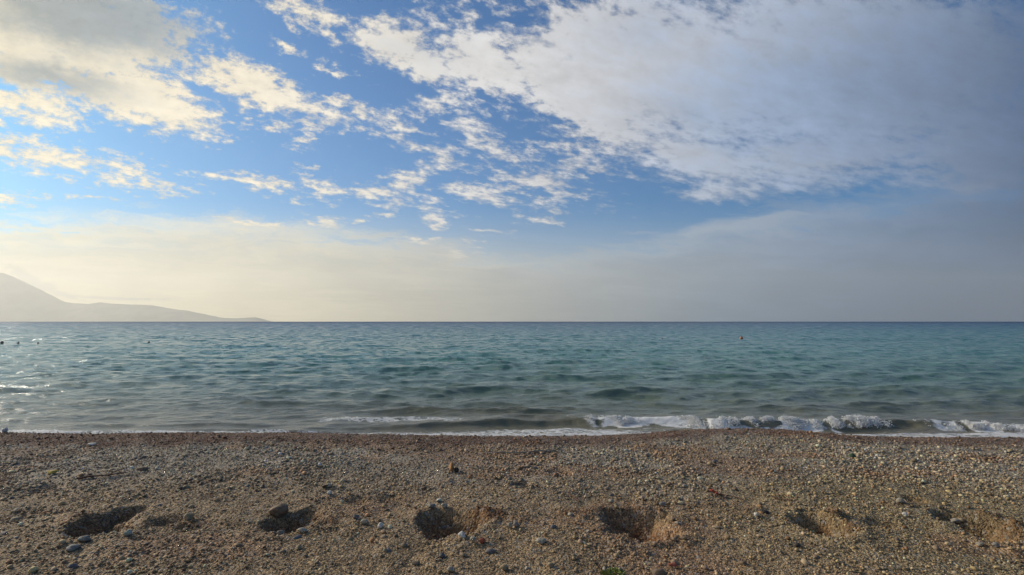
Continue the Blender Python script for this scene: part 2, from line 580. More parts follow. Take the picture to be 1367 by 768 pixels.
xs = np.concatenate([-np.geomspace(9.5, 400, 40)[::-1], np.arange(-9.47, 9.48, 0.024), np.geomspace(9.5, 400, 40)])
ys = np.concatenate([-np.geomspace(1.0, 60, 20)[::-1], np.linspace(-0.9, 2.4, 25), np.arange(2.43, 10.2, 0.024), np.linspace(10.3, 60, 25)])
GX, GY = np.meshgrid(xs, ys)
gx, gy = GX.ravel(), GY.ravel()
gz, grust, gridge = beach_z(gx, gy)
fine = sstep(np.abs(gx), 9.4, 8) * sstep(gy, 2.2, 3)
gz = gz + fine * 0.010 * fbm(gx * 24, gy * 24, 101, 2)
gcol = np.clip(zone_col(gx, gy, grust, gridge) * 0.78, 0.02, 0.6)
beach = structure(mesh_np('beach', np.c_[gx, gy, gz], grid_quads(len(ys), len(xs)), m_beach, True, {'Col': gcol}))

# ------------------------------------------------------------------ gravel: tens of thousands of small pebbles, one uncountable mass
def ico(sub):
    import bmesh
    bm = bmesh.new()
    bmesh.ops.create_icosphere(bm, subdivisions=sub, radius=1.0)
    v = np.array([p.co[:] for p in bm.verts])
    f = np.array([[q.index for q in p.verts] for p in bm.faces])
    bm.free()
    return v, f


PAL = np.array([1.22, 1.02, .69]) * np.array([[.30, .26, .21], [.27, .22, .16], [.24, .21, .19], [.36, .32, .27], [.20, .16, .125], [.28, .19, .13], [.22, .20, .20], [.44, .41, .36],
                [.15, .12, .10], [.31, .26, .18], [.30, .25, .24], [.25, .15, .10]])
PALW = np.array([16, 15, 10, 9, 10, 8, 8, 6.5, 7, 10, 8, 4])


def pebble_mesh(name, x, y, r, base, mat, seed):
    g = np.random.default_rng(seed)
    v, f = base
    n = len(x)
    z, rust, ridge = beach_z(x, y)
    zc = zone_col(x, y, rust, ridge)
    pal = PAL[g.choice(len(PAL), n, p=PALW / PALW.sum())] * np.clip(np.exp(g.normal(-.06, .34, n)), .4, 1.8)[:, None]
    mean = PAL.T @ (PALW / PALW.sum()) / 1.15
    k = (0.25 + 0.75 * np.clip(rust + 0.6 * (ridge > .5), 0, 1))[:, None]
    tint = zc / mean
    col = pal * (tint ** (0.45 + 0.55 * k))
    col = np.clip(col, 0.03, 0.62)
    # shapes: flattened, dented, turned about
    sc = np.stack([g.uniform(.8, 1.35, n), g.uniform(.65, 1.1, n), g.uniform(.4, .8, n)], 1) * r[:, None]
    P_ = v[None, :, :] * (1 + g.normal(0, .11, (n, len(v), 1)))
    P_ = P_ * sc[:, None, :]
    tx, tz = g.normal(0, .35, n), g.uniform(0, 6.283, n)
    c, s = np.cos(tx)[:, None], np.sin(tx)[:, None]
    Y, Z = P_[..., 1] * c - P_[..., 2] * s, P_[..., 1] * s + P_[..., 2] * c
    c, s = np.cos(tz)[:, None], np.sin(tz)[:, None]
    X, Y = P_[..., 0] * c - Y * s, P_[..., 0] * s + Y * c
    W = np.stack([X + x[:, None], Y + y[:, None], Z + (z + 0.004 + 0.22 * r * g.uniform(0, 1.6, n))[:, None]], -1).reshape(-1, 3)
    Fq = (f[None] + (np.arange(n) * len(v))[:, None, None]).reshape(-1, 3)
    return mesh_np(name, W, Fq, mat, True, {'Col': np.repeat(col, len(v), 0)})


m_peb, b = material('pebble')
pos = position()
vc = attr('Col', 'Color')
setin(b, 'Base Color', mix(1.0, vc, linear(noise(pos, 160, 3), 0.3, 0.7, 0.7, 1.25), 'MULTIPLY'))
b.inputs['Roughness'].default_value = 0.75
b.inputs['Specular IOR Level'].default_value = 0.35
setin(b, 'Normal', bump(noise(pos, 220, 3), 0.3, 0.004))


def scatter(n, dmin, dmax, power, seed, umax=1.22):
    g = np.random.default_rng(seed)
    d = (dmin ** power + g.random(n) * (dmax ** power - dmin ** power)) ** (1 / power)
    u = g.uniform(-umax, umax, n)
    return u * d, d, g


x, y, g = scatter(120000, 2.6, 9.3, 1.5, 201)
r = np.exp(g.normal(math.log(.0062), .45, len(x)))
cy, _ = crest(x)
t = cy - y
r = r * (0.92 + 0.62 * sstep(t, 3.0, 1.6) * sstep(t, 0.2, 0.7)) * (0.85 + 0.5 * np.clip(fbm(x * 1.3, y * 1.3, 301, 3), -.5, .8))
dens = fbm(x * 1.1 + 7, y * 1.8, 311, 4)
keep = (y < cy + 0.35) & ((dens > -0.18) | (g.random(len(x)) < 0.45))
x, y, r = x[keep], y[keep], np.clip(r[keep], .004, .03)
small = pebble_mesh('gravel', x, y, r, ico(1), m_peb, 401)
small['kind'] = 'stuff'
x, y, g = scatter(3600, 2.7, 7.6, 1.4, 203)
cy, _ = crest(x)
keep = (y < cy + 0.1) & (fbm(x * 1.6 + 3, y * 2.2, 321, 4) > -0.05)
x, y = x[keep], y[keep]
r = np.clip(np.exp(g.normal(math.log(.0125), .30, len(x))), .008, .028)
big = pebble_mesh('coarse_gravel', x, y, r, ico(2), m_peb, 402)
big['kind'] = 'stuff'

# ------------------------------------------------------------------ sea
def px_x(px, y):
    return (px - 683.5) / F * y


# the small breaking wave: frame x, height
WAVE_H = [(380, 0), (450, .03), (520, .05), (600, .075), (700, .10), (770, .12), (860, .11), (950, .145), (1060, .15), (1150, .135), (1200, .15), (1260, .12), (1340, .09), (1600, .09), (2000, .0)]
WAVE_Y = [(380, 10.5), (500, 10.65), (600, 10.8), (690, 11.03), (765, 11.12), (860, 10.95), (905, 10.85), (950, 10.5), (1060, 10.55), (1130, 10.65), (1200, 10.66), (1260, 10.5), (1340, 10.38), (1700, 10.3)]
_wx = [px_x(p, 10.6) for p, _ in WAVE_H]
_wx2 = [px_x(p, 10.6) for p, _ in WAVE_Y]
BROKEN = [(735, 775, .40), (772, 800, .75), (800, 935, .75), (940, 1005, 1.3), (1005, 1060, 1.15), (1060, 1110, 1.25), (1110, 1170, .9), (1170, 1176, .3), (1212, 1262, .7), (1270, 1335, .75), (1345, 1420, .6)]


def wave_line(x):
    return np.interp(x, _wx2, [q for _, q in WAVE_Y]) + 0.10 * fbm(x * 0.8, x * 0 + 2, 77, 3), \
        np.interp(x, _wx, [q for _, q in WAVE_H]) * (1 + 0.35 * fbm(x * 1.6, x * 0 + 5, 78, 4))


def broken(x):
    r = np.zeros_like(x)
    for a, b_, w in BROKEN:
        xa, xb = px_x(a, 10.6), px_x(b_, 10.6)
        r = np.maximum(r, w * sstep(x, xa - .12, xa + .08) * sstep(x, xb + .12, xb - .08))
    return r


rows = [8.3 + 0.016 * i for i in range(0, 260)]
while rows[-1] < 900:
    rows.append(rows[-1] + max(0.016, rows[-1] ** 2 * 0.42 / (524 * 2.1)))
rows += list(np.geomspace(rows[-1] * 1.15, 6200, 12))
rows = np.array(rows)
us = np.concatenate([-np.geomspace(1.2, 4, 30)[::-1], np.arange(-1.198, 1.199, 0.0021), np.geomspace(1.2, 4, 30)])
UU, YY = np.meshgrid(us, rows)
X0, Y0 = (UU * np.maximum(YY, 9.0)).ravel(), YY.ravel()
spacing = np.maximum(np.gradient(rows)[:, None] * np.ones_like(UU), np.maximum(YY, 9) * 0.0021).ravel()
g = np.random.default_rng(909)
Z, DX, DY, = np.zeros_like(X0), np.zeros_like(X0), np.zeros_like(X0)
NW = 84
gust = 1 + 0.7 * fbm(X0 * 0.05, Y0 * 0.08, 111, 3)
calm = (sstep(Y0, 9.8, 15) * 0.50 + 0.50) * (1 - 0.25 * sstep(X0 / np.maximum(Y0, 9), -0.1, -0.7) * sstep(Y0, 40, 14))
for k in range(NW):
    lam = 0.22 * (7.5 / 0.22) ** ((k + g.random()) / NW)
    th = g.normal(0.12, 0.42)
    kk = 2 * math.pi / lam
    kx, ky = kk * math.sin(th), -kk * math.cos(th)
    A = 0.036 / kk * (1.15 if lam < 1.6 else (0.9 if lam < 2.6 else .45))
    ph = kx * X0 + ky * Y0 + g.uniform(0, 6.28) + 1.6 * fbm(X0 / lam * .10, Y0 / lam * .16, 500 + k, 2)
    wgt = sstep(lam / spacing, 1.6, 3.6) * gust * calm
    Z += A * np.cos(ph) * wgt
    DX -= 0.9 * A * math.sin(th) * np.sin(ph) * wgt
    DY += 0.9 * A * math.cos(th) * np.sin(ph) * wgt
# low swells rolling in, each a long crest
for yc, H, x0, x1, wv_ in ((12.5, .055, -2.6, 1.6, .40), (13.2, .055, 2.6, 5.6, .45), (14.0, .045, -7, -3.2, .4), (11.6, .045, -4.4, -1.6, .26), (15.8, .055, -3.0, 5.0, .55), (17.5, .05, -12, -2, .6), (20, .06, 3, 14, .7),
                         (24, .07, -10, 4, .9), (29, .08, -22, 0, 1.1), (36, .09, -4, 26, 1.4), (45, .10, -40, 6, 1.8), (58, .11, -5, 55, 2.2), (75, .12, -60, 20, 2.8), (11.2, .03, -8.5, -5.0, .16), (10.8, .035, -6, -3.6, .14), (10.5, .02, -9, -6.5, .12)):
    yl = yc + 0.05 * X0 + 0.5 * fbm(X0 * .25 / (yc / 12), X0 * 0 + yc, int(yc * 10), 3) * yc / 12
    s_ = Y0 - yl
    env = sstep(X0, x0 - 1, x0 + 1) * sstep(X0, x1 + 1, x1 - 1)
    Z += H * env * np.exp(-(np.where(s_ < 0, s_ / (wv_ * .5), s_ / wv_)) ** 2)
# the breaker
wl, wh = wave_line(X0)
s_ = Y0 - wl
brk = broken(X0)
front = 0.11 + 0.10 * np.clip(brk, 0, 1)
Z += wh * np.exp(-(np.where(s_ < 0, s_ / front, s_ / 0.55)) ** 2)
Z -= 0.02 * np.exp(-((s_ + 0.40) / 0.22) ** 2) * sstep(wh, .03, .1)
# wash running up the shingle
Z += 0.02 * sstep(Y0, 9.9, 9.3) * (1 + fbm(X0 * 1.1, Y0 * 1.1, 121, 3))
# foam: 1 on broken water, lace in the wash behind and before it
fo = np.clip(brk, 0, 1) * sstep(s_, -0.55, -0.25) * sstep(s_, 0.12, 0.0)
n_f = fbm(X0 * 2.2, Y0 * 2.2, 131, 5)
fo = fo * np.clip(0.62 + 1.7 * n_f, 0, 1)
lace = sstep(Y0, wl - 0.1, wl - 0.75)
LX = [(-9, .35), (-5.5, .40), (-4.4, .45), (-3.4, .55), (-2.9, .8), (-2.3, .65), (-1.5, .65), (-0.6, .8), (0.6, .95), (1.9, .95), (2.6, .5), (3.4, .3), (5.5, .5), (7, .65), (8.5, .5), (11, .3)]
lace = 0.72 * lace * np.interp(X0, [a for a, _ in LX], [b_ for _, b_ in LX])
lace = np.maximum(lace, 0.62 * np.exp(-((Y0 - 11.0 + 0.1 * X0) / .28) ** 2) * sstep(X0, -4.6, -3.9) * sstep(X0, -0.6, -1.4))
lace = np.maximum(lace, 0.5 * np.exp(-((Y0 - 10.2) / .25) ** 2) * sstep(X0, -10, -8) * sstep(X0, -6.6, -7.6))
lace = np.maximum(lace, 0.35 * np.clip(brk, 0, 1) * sstep(s_, 0.9, 0.1) * sstep(s_, -0.1, 0.1))
lace = np.maximum(lace, sstep(Y0 - 0.28 * sstep(X0, -1.5, -3.5), 10.18, 9.80) * (0.80 + 0.9 * n_f))
depth = np.maximum(Y0, 9)
sea_v = np.c_[X0 + DX * sstep(Y0, 10, 11.5), Y0 + DY * sstep(Y0, 10, 11.5), SEA_Z + Z]

m_sea, b = material('sea water')
pos = position()
px_, py_, pz_ = sep(pos)
foam = attr('foam')
lacea = attr('lace')
# colour of the water itself by depth: sandy close in, green over the shelf, blue far out
far = N.math('LOGARITHM', nmax(py_, 5.0), 10.0)
patchy = (noise(xyz(px_ * 0.02, py_ * 0.06), 1.0, 4) - 0.5) * 0.35
body = ramp(linear(far + patchy, 0.95, 3.2), [(0.0, (.19, .165, .11)), (0.06, (.15, .15, .095)), (0.14, (.11, .185, .140)), (0.26, (.085, .225, .190)), (0.45, (.055, .200, .200)), (0.68, (.020, .108, .165)), (1.0, (.006, .035, .095))])
# foam lace: stretched ragged cells
fw = noise(xyz(px_ * 1.0, py_ * 1.0), 2.4, 4, color=True)
fv = vop('ADD', xyz(px_ * 1.0 + py_ * 1.1, py_ * 0.75), vop('MULTIPLY', vop('SUBTRACT', fw, (.5, .5, .5)), (.5, .5, .5)))
edgeA = voronoi(fv, 4.2, 'DISTANCE_TO_EDGE')
edgeB = voronoi(fv, 10.0, 'DISTANCE_TO_EDGE')
ln = noise(xyz(px_, py_ * 1.6), 3.2, 6, .65)
width = lacea * 0.36 + (ln - 0.5) * 0.75
lacem = nmax(smooth(edgeA - width * 0.32, 0.05, 0.0), smooth(edgeB - width * 0.26, 0.05, 0.0) * smooth(lacea, 0.25, 0.7))
lacem = lacem * smooth(lacea + (ln - 0.5) * 1.3, 0.30, 0.55)
fm = nmax(lacem * 0.85, smooth(foam + (noise(pos, 9, 5, .65) - 0.5) * 0.9, 0.35, 0.65))
wet_sheet = smooth(py_, 10.5, 9.7)
body = mix(wet_sheet * 0.7, body, (.20, .165, .125))
setin(b, 'Base Color', mix(fm, body, (.72, .71, .68)))
rough = ramp(linear(far, 0.95, 3.4), [(0.0, 0.24), (0.2, 0.20), (0.45, 0.18), (0.7, 0.22), (1.0, 0.40)])
setin(b, 'Roughness', nmax(rough, fm * 0.8))
b.inputs['IOR'].default_value = 1.333
# ripples finer than the mesh
rp = noise(xyz(px_ * 0.6, py_ * 1.6, 0.0), 5.5, 5, 0.62)
nb = bump(rp, 1.0, 0.034)


def slopes(vec, scale, det, amt):
    c_ = noise(vec, scale, det, 0.6, color=True)
    return vop('MULTIPLY', vop('SUBTRACT', c_, (.5, .5, .5)), (amt * .55, amt, 0.0))


# every scale of chop shows where it is big enough to be seen: small waves near, longer ones farther out
P2 = xyz(px_ + py_ * 0.15, py_ * 1.25, 0.0)
sA = slopes(P2, 4.2, 3, 0.85)
sB = slopes(vop('ADD', P2, (31.0, 7.0, 2.0)), 1.9, 2, 1.8)
sC = slopes(vop('ADD', P2, (11.0, 3.0, 5.0)), 0.70, 2, 1.9)
sD = slopes(vop('ADD', P2, (5.0, 71.0, 8.0)), 0.20, 3, 1.9)
wA = smooth(far, 1.5, 1.15, 0.35, 1.0)
wB = smooth(far, 1.05, 1.40) * smooth(far, 1.95, 1.6, 0.4, 1.0)
wC = smooth(far, 1.45, 1.9) * smooth(far, 2.5, 2.0, 0.4, 1.0)
wD = smooth(far, 1.9, 2.4)
tot = vop('MULTIPLY', sA, xyz(wA, wA, 0.0))
for s_k, w_k in ((sB, wB), (sC, wC), (sD, wD)):
    tot = vop('ADD', tot, vop('MULTIPLY', s_k, xyz(w_k, w_k, 0.0)))
shore_calm = smooth(py_, 10.2, 13.5, 0.6, 1.0)
tot = vop('MULTIPLY', tot, xyz(shore_calm, shore_calm, 0.0))
lean = smooth(far, 1.2, 2.2) * -0.17
nb = vop('NORMALIZE', vop('ADD', vop('ADD', nb, tot), xyz(0.0, lean, 0.0)))
setin(b, 'Normal', nb)
sea = structure(mesh_np('sea', sea_v, grid_quads(len(rows), len(us)), m_sea, True, {'foam': fo, 'lace': lace}))

# tumbling white water on the breaker
m_foam, b = material('white water')
b.inputs['Base Color'].default_value = (.84, .83, .80, 1)
b.inputs['Roughness'].default_value = 0.6
b.inputs['Subsurface Weight'].default_value = 1.0
b.inputs['Subsurface Radius'].default_value = (.03, .03, .03)
setin(b, 'Normal', bump(noise(position(), 60, 5, .7), 0.8, 0.02))
g = np.random.default_rng(77)
n = 130000
x = g.uniform(px_x(760, 10.6), px_x(1480, 10.6), n)
lump = np.clip(broken(x) * (0.8 + 1.3 * fbm(x * 2.6, x * 0, 141, 4)), 0, 1.6)
keep = g.random(n) < np.clip(lump, 0, 1) ** 1.4
x, lump = x[keep], lump[keep]
n = len(x)
wl, wh = wave_line(x)
s = -0.30 + 0.36 * g.beta(2.2, 1.5, n)
clus = fbm(x * 5.5, s * 6, 151, 4)
ok = clus > -0.02 + 0.30 * (1 - np.clip(lump, 0, 1)) + 0.25 * g.normal(0, .5, n)
x, s, lump, wl, wh, clus = x[ok], s[ok], lump[ok], wl[ok], wh[ok], clus[ok]
n = len(x)
prof = wh * np.exp(-(np.where(s < 0, s / 0.21, s / .55)) ** 2)
up = (g.random(n) ** 2.6) * (0.022 + 0.06 * np.clip(lump - 0.6, 0, 1)) * (1 + 2.0 * np.clip(clus, 0, 1))
z = SEA_Z + prof * 0.98 + up
r = np.clip(np.exp(g.normal(math.log(.0048), .45, n)), .0025, .012) * (1 - 0.6 * (up > 0.08))
v, f = ico(1)
P_ = v[None] * (1 + g.normal(0, .16, (n, len(v), 1))) * (r[:, None] * np.stack([g.uniform(.9, 1.6, n), g.uniform(.8, 1.2, n), g.uniform(.6, 1.1, n)], 1))[:, None, :]
W = (P_ + np.stack([x, wl + s, z], 1)[:, None, :]).reshape(-1, 3)
Fq = (f[None] + (np.arange(n) * len(v))[:, None, None]).reshape(-1, 3)
wf = mesh_np('wave_foam', W, Fq, m_foam, True)
wf['kind'] = 'stuff'

# ------------------------------------------------------------------ hills across the bay
m_hill, b = material('far hillside')
b.inputs['Roughness'].default_value = 1.0
b.inputs['Specular IOR Level'].default_value = 0.0
hp = position()
setin(b, 'Base Color', mix(smooth(noise(hp, 0.0012, 6), 0.4, 0.62), (.20, .20, .15), (.30, .28, .22)))
HD = 24000.0
SIL = [(-450, 430), (-390, 408), (-300, 384), (-180, 362), (-90, 357), (0, 363), (14, 368), (30, 376), (55, 391), (80, 402.5), (92, 404.5), (112, 405.2), (130, 403.2), (165, 406), (200, 407), (220, 411),
       (250, 414.5), (275, 419.5), (300, 424.2), (318, 425), (332, 424.6), (346, 423.6), (356, 426.4), (366, 431), (400, 436)]
hx = np.array([(p - 683.5) / F * HD for p, _ in SIL])
hz = np.array([(429.3 - q) / F * HD for _, q in SIL])
NX, NY = 420, 60
gxh = np.linspace(hx[0], hx[-1], NX)
gyh = np.linspace(-1, 1, NY)
A_, B_ = np.meshgrid(gxh, gyh)
top = np.interp(A_, hx, hz)
wdt = 900 + top * 1.9
Yh = HD + B_ * wdt + 700 * fbm(A_ / 4000, A_ * 0, 5, 3)
prof = (1 - np.abs(B_)) ** 1.25
gul = fbm(A_ / 900, Yh / 900, 7, 5)
Zh = top * prof * (1 + 0.5 * gul * np.abs(B_)) + 22 * fbm(A_ / 500, A_ * 0, 15, 4) * prof * sstep(top, 20, 300) - 30 * (1 - prof)
hills = structure(mesh_np('hills', np.c_[A_.ravel(), Yh.ravel(), Zh.ravel()], grid_quads(NY, NX), m_hill, True))

# ------------------------------------------------------------------ haze: one even box of air
HAZE_DENSITY = 3.2e-5
m_haze = bpy.data.materials.new('haze air')
m_haze.use_nodes = True
nt = m_haze.node_tree
nt.nodes.clear()
pvn = nt.nodes.new('ShaderNodeVolumePrincipled')
pvn.inputs['Color'].default_value = (1.0, .975, .90, 1)
pvn.inputs['Density'].default_value = HAZE_DENSITY
pvn.inputs['Anisotropy'].default_value = 0.45
mo = nt.nodes.new('ShaderNodeOutputMaterial')
nt.links.new(pvn.outputs[0], mo.inputs['Volume'])
bx0, bx1, by0, by1, bz0, bz1 = -42000, 42000, -1500, 32000, -80, 2700
hv = np.array([(x, y, z) for x in (bx0, bx1) for y in (by0, by1) for z in (bz0, bz1)], float)
hq = np.array([(0, 1, 3, 2), (4, 6, 7, 5), (0, 4, 5, 1), (2, 3, 7, 6), (0, 2, 6, 4), (1, 5, 7, 3)])
haze = mesh_np('haze', hv, hq, m_haze, False)
haze['kind'] = 'stuff'

# ------------------------------------------------------------------ single stones
def stone_mat(name, c, rough=0.75, speck=0.3):
    m, b = material(name)
    p = N(N.tree.nodes.new('ShaderNodeTexCoord').outputs['Object'])
    n_ = noise(p, 35, 5, .6)
    n2_ = noise(p, 130, 3, .6)
    setin(b, 'Base Color', mix(1.0, (*c,), linear(n_ + (n2_ - .5) * speck, .3, .7, .68, 1.22), 'MULTIPLY'))
    b.inputs['Roughness'].default_value = rough
    b.inputs['Specular IOR Level'].default_value = 0.35
    setin(b, 'Normal', bump(n_, 0.5, 0.01))
    return m


SM = {'tan': stone_mat('tan stone', (.33, .25, .15)), 'brown': stone_mat('brown stone', (.20, .14, .09)), 'white': stone_mat('white stone', (.62, .58, .50)),
      'pale': stone_mat('pale stone', (.37, .32, .24)), 'grey': stone_mat('grey stone', (.22, .205, .18)), 'blue': stone_mat('blue grey stone', (.215, .20, .175)),
      'mint': stone_mat('pale green stone', (.36, .40, .33)), 'orange': stone_mat('orange stone', (.42, .21, .08)), 'red': stone_mat('red stone', (.36, .10, .06)),
      'dark': stone_mat('dark stone', (.05, .04, .035)), 'yellow': stone_mat('yellow scrap', (.50, .36, .07)), 'green': stone_mat('dark green stone', (.06, .10, .05)),
      'slate': stone_mat('purple grey stone', (.16, .145, .14))}


def stone(px, py, wpx, hpx, mat, label, cat='stone', name='stone', seed=1, ang=0.0, group=None, angular=0.0, sink=0.3, flat=1.0):
    """a stone whose visible width and height are about wpx, hpx in the frame"""
    g = np.random.default_rng(seed * 7 + 3)
    x, y = ground(px, py + hpx * 0.45)
    zb = float(beach_z(np.array([x]), np.array([y]))[0][0])
    dist = math.hypot(y, CAM_Z)
    a = wpx / 2 / F * dist
    c = hpx / 2 / F * dist * flat
    v, f = ico(3)
    d = v / np.linalg.norm(v, axis=1)[:, None]
    k = fbm(d[:, 0] * 1.3 + seed, d[:, 1] * 1.3 + d[:, 2] * 1.7, 600 + seed, 4)
    rr = 1 + 0.38 * k
    w = d * rr[:, None]
    for _ in range(8 if angular else 2):   # worn facets
        nrm = g.normal(0, 1, 3); nrm /= np.linalg.norm(nrm)
        h = g.uniform(.5, .8) if angular else g.uniform(.75, .95)
        dd = w @ nrm
        w = w - np.clip(dd - h, 0, None)[:, None] * nrm * (0.9 if angular else .7)
    b_ = max(c * 1.1, a * g.uniform(.6, .85))
    w = w * np.array([a, b_, c])
    ca_, sa_ = math.cos(ang), math.sin(ang)
    w = np.c_[w[:, 0] * ca_ - w[:, 2] * sa_ * (a > 0), w[:, 1], w[:, 2] * ca_ + w[:, 0] * sa_]
    w[:, 2] -= w[:, 2].min()
    o = mesh_np(name, w, f, SM[mat], True)
    o.location = (x, y, zb - sink * 2 * c + 0.004)
    tag(o, label, cat, group)
    return o


stone(373, 679, 29, 20, 'brown', 'largest rock in the photo, brown-grey and half buried above a shallow pit', 'rock', 'rock', 1, 0.25, None, 1, .25)
stone(617, 720, 11, 9, 'white', 'squarish white stone on the front rim of the shaded middle pit', seed=2, angular=1, sink=.1)
stone(631, 727, 7, 6, 'pale', 'small cream stone beside the squarish white stone', seed=3, sink=.15)
stone(644, 727, 8, 6, 'red', 'small red stone just beside the small cream stone', seed=4, sink=.2)
stone(603, 627, 9, 11, 'orange', 'upright orange stone standing alone on the grey shingle', seed=5, sink=.1, angular=1)
stone(609, 629, 6, 7, 'dark', 'little dark stone leaning against the upright orange stone', seed=6, sink=.2)
stone(697, 651, 18, 8, 'dark', 'wide dark stone lying in a small hollow on open gravel', seed=7, sink=.35)
stone(251, 695, 10, 10, 'tan', 'rounded tan stone at the end of the rusty gravel', seed=8, sink=.1)
stone(171, 718, 9, 7, 'mint', 'pale greenish stone below the long dark pit', seed=9, sink=.15)
stone(112, 726, 13, 7, 'blue', 'blue-grey stone just in front of the long dark pit', seed=10, sink=.25)
stone(107, 720, 11, 5, 'pale', 'flat pale stone touching the blue-grey stone', seed=11, sink=.2)
stone(97, 737, 16, 6, 'blue', 'long flat blue-grey stone in front of the long dark pit', seed=12, sink=.35)
stone(122, 595, 13, 4, 'white', 'flat white chip lying at the foot of the dark shingle bank', 'chip', 'chip', 13, sink=.1, angular=1)
stone(70, 634, 14, 5, 'yellow', 'bumpy yellow scrap lying on the grey gravel', 'scrap', 'scrap', 14, sink=.1, angular=1)
stone(899, 757, 12, 6, 'red', 'flat reddish stone near the bottom edge beside a rust clod', seed=15, sink=.1, angular=1)
stone(879, 766, 20, 9, 'brown', 'crumbly rust-brown clod at the bottom edge of the beach', 'clod', 'clod', 16, sink=.3, angular=1)
stone(807, 763, 5, 7, 'pale', 'small pale stone touching the green plant', seed=17, sink=.1)
stone(1277, 686, 16, 6, 'pale', 'flat pale slab on the upper rim of the long dark trench', 'stone', 'stone', 18, sink=.2, angular=1)
stone(439, 652, 10, 6, 'pale', 'pale tilted stone above another small white stone', seed=19, sink=.1, angular=1)
stone(440, 661, 6, 5, 'white', 'small white stone below the pale tilted stone', seed=20, sink=.1)
stone(1065, 733, 7, 5, 'dark', 'lone dark round stone in front of the rusty mound', seed=21, sink=.2)
stone(1020, 688, 11, 6, 'dark', 'dark stone above a pale one, beside the rusty mound pit', seed=22, sink=.3)
stone(1010, 693, 5, 5, 'white', 'tiny white stone beside a dark stone', seed=23, sink=.1)
stone(723, 728, 13, 6, 'pale', 'oval pale stone alone on the grit in front of the middle pit', seed=24, sink=.15)
stone(681, 708, 6, 6, 'pale', 'cream stone of a close pair beside the rusty heap', seed=25, sink=.1)
stone(689, 707, 7, 6, 'grey', 'grey stone of a close pair beside the rusty heap', seed=26, sink=.1)
stone(362, 706, 10, 8, 'slate', 'left stone of two grey ones lying in the pit under the big rock', seed=27, sink=.1)
stone(375, 708, 9, 7, 'grey', 'right stone of two grey ones lying in the pit under the big rock', seed=28, sink=.1)
stone(404, 712, 11, 4, 'pale', 'slim pale stone on the front rim of the pit under the big rock', seed=29, ang=-.3, sink=.1)
stone(885, 676, 8, 5, 'blue', 'small bluish stone behind the largest pit', seed=30, sink=.1)
stone(1138, 612, 8, 5, 'green', 'dark green stone on the pale upper shingle', seed=31, sink=.15)
stone(418, 689, 9, 5, 'blue', 'dark bluish stone on the back edge of the pit beside the big rock', seed=32, sink=.2)
stone(190, 627, 13, 6, 'brown', 'brown rock on the grey gravel above the thin twig', 'rock', 'rock', 33, sink=.3)
stone(741, 630, 9, 6, 'slate', 'purple-grey stone at a shallow hollow in the middle shingle', seed=34, sink=.3)
stone(6, 582, 5, 6, 'white', 'tiny white pebble on the dark bank at the edge', 'pebble', 'pebble', 35, sink=.1)
stone(577, 683, 9, 6, 'blue', 'blue-grey stone on the back rim of the middle pit', seed=36, sink=.2)
stone(593, 681, 7, 6, 'pale', 'pale stone on the back rim of the middle pit', seed=37, sink=.2)
stone(583, 711, 6, 4, 'pale', 'small pale stone sticking out of the wall of the middle pit', seed=38, sink=.3)
stone(816, 673, 7, 5, 'pale', 'cream stone crowning the upper rim of the largest pit', seed=39, sink=.2)
stone(823, 679, 6, 6, 'tan', 'tan stone below the cream one on the upper rim of the largest pit', seed=40, sink=.2)
stone(850, 708, 5, 4, 'pale', 'pale stone in the shaded floor of the largest pit', seed=41, sink=.3)
stone(22, 690, 13, 8, 'tan', 'tan rock beside the green-shaded hollow near the edge', 'rock', 'rock', 42, sink=.35)
stone(1202, 673, 9, 6, 'pale', 'pale stone at the head of the rusty trail', seed=43, sink=.2)
stone(1208, 690, 6, 5, 'white', 'white pebble below the rusty trail', 'pebble', 'pebble', 44, sink=.1)
stone(486, 701, 9, 6, 'pale', 'pale stone among the coarse cluster between two pits', seed=45, sink=.15)
stone(475, 698, 8, 6, 'slate', 'dark grey stone among the coarse cluster between two pits', seed=46, sink=.15)
stone(508, 704, 7, 7, 'white', 'whitish stone at the end of the coarse cluster between two pits', seed=47, sink=.15)
stone(1330, 733, 8, 5, 'grey', 'grey stone in front of the deep dark trench', seed=48, sink=.2)
stone(1308, 729, 8, 5, 'pale', 'light stone in front of the deep dark trench', seed=49, sink=.2)
stone(955, 618, 8, 5, 'slate', 'dull purple stone on the upper shingle below the bulge of the bank', seed=50, sink=.3)
stone(735, 760, 8, 6, 'tan', 'brownish stone at the lower edge in front of the oval pale stone', seed=51, sink=.2)
stone(673, 762, 8, 7, 'tan', 'tan stone at the very bottom in the middle of the beach', seed=52, sink=.2)
stone(601, 766, 8, 6, 'pale', 'pale stone cut by the bottom edge of the photo', seed=53, sink=.2)
stone(655, 740, 12, 6, 'slate', 'flat purple-grey stone in front of the small red stone', seed=54, sink=.3)
stone(590, 745, 8, 6, 'slate', 'slate-coloured stone on the grit below the middle pit', seed=55, sink=.2)
stone(555, 753, 10, 5, 'brown', 'brown stone with a dark shadow below the middle pit', seed=56, sink=.2)

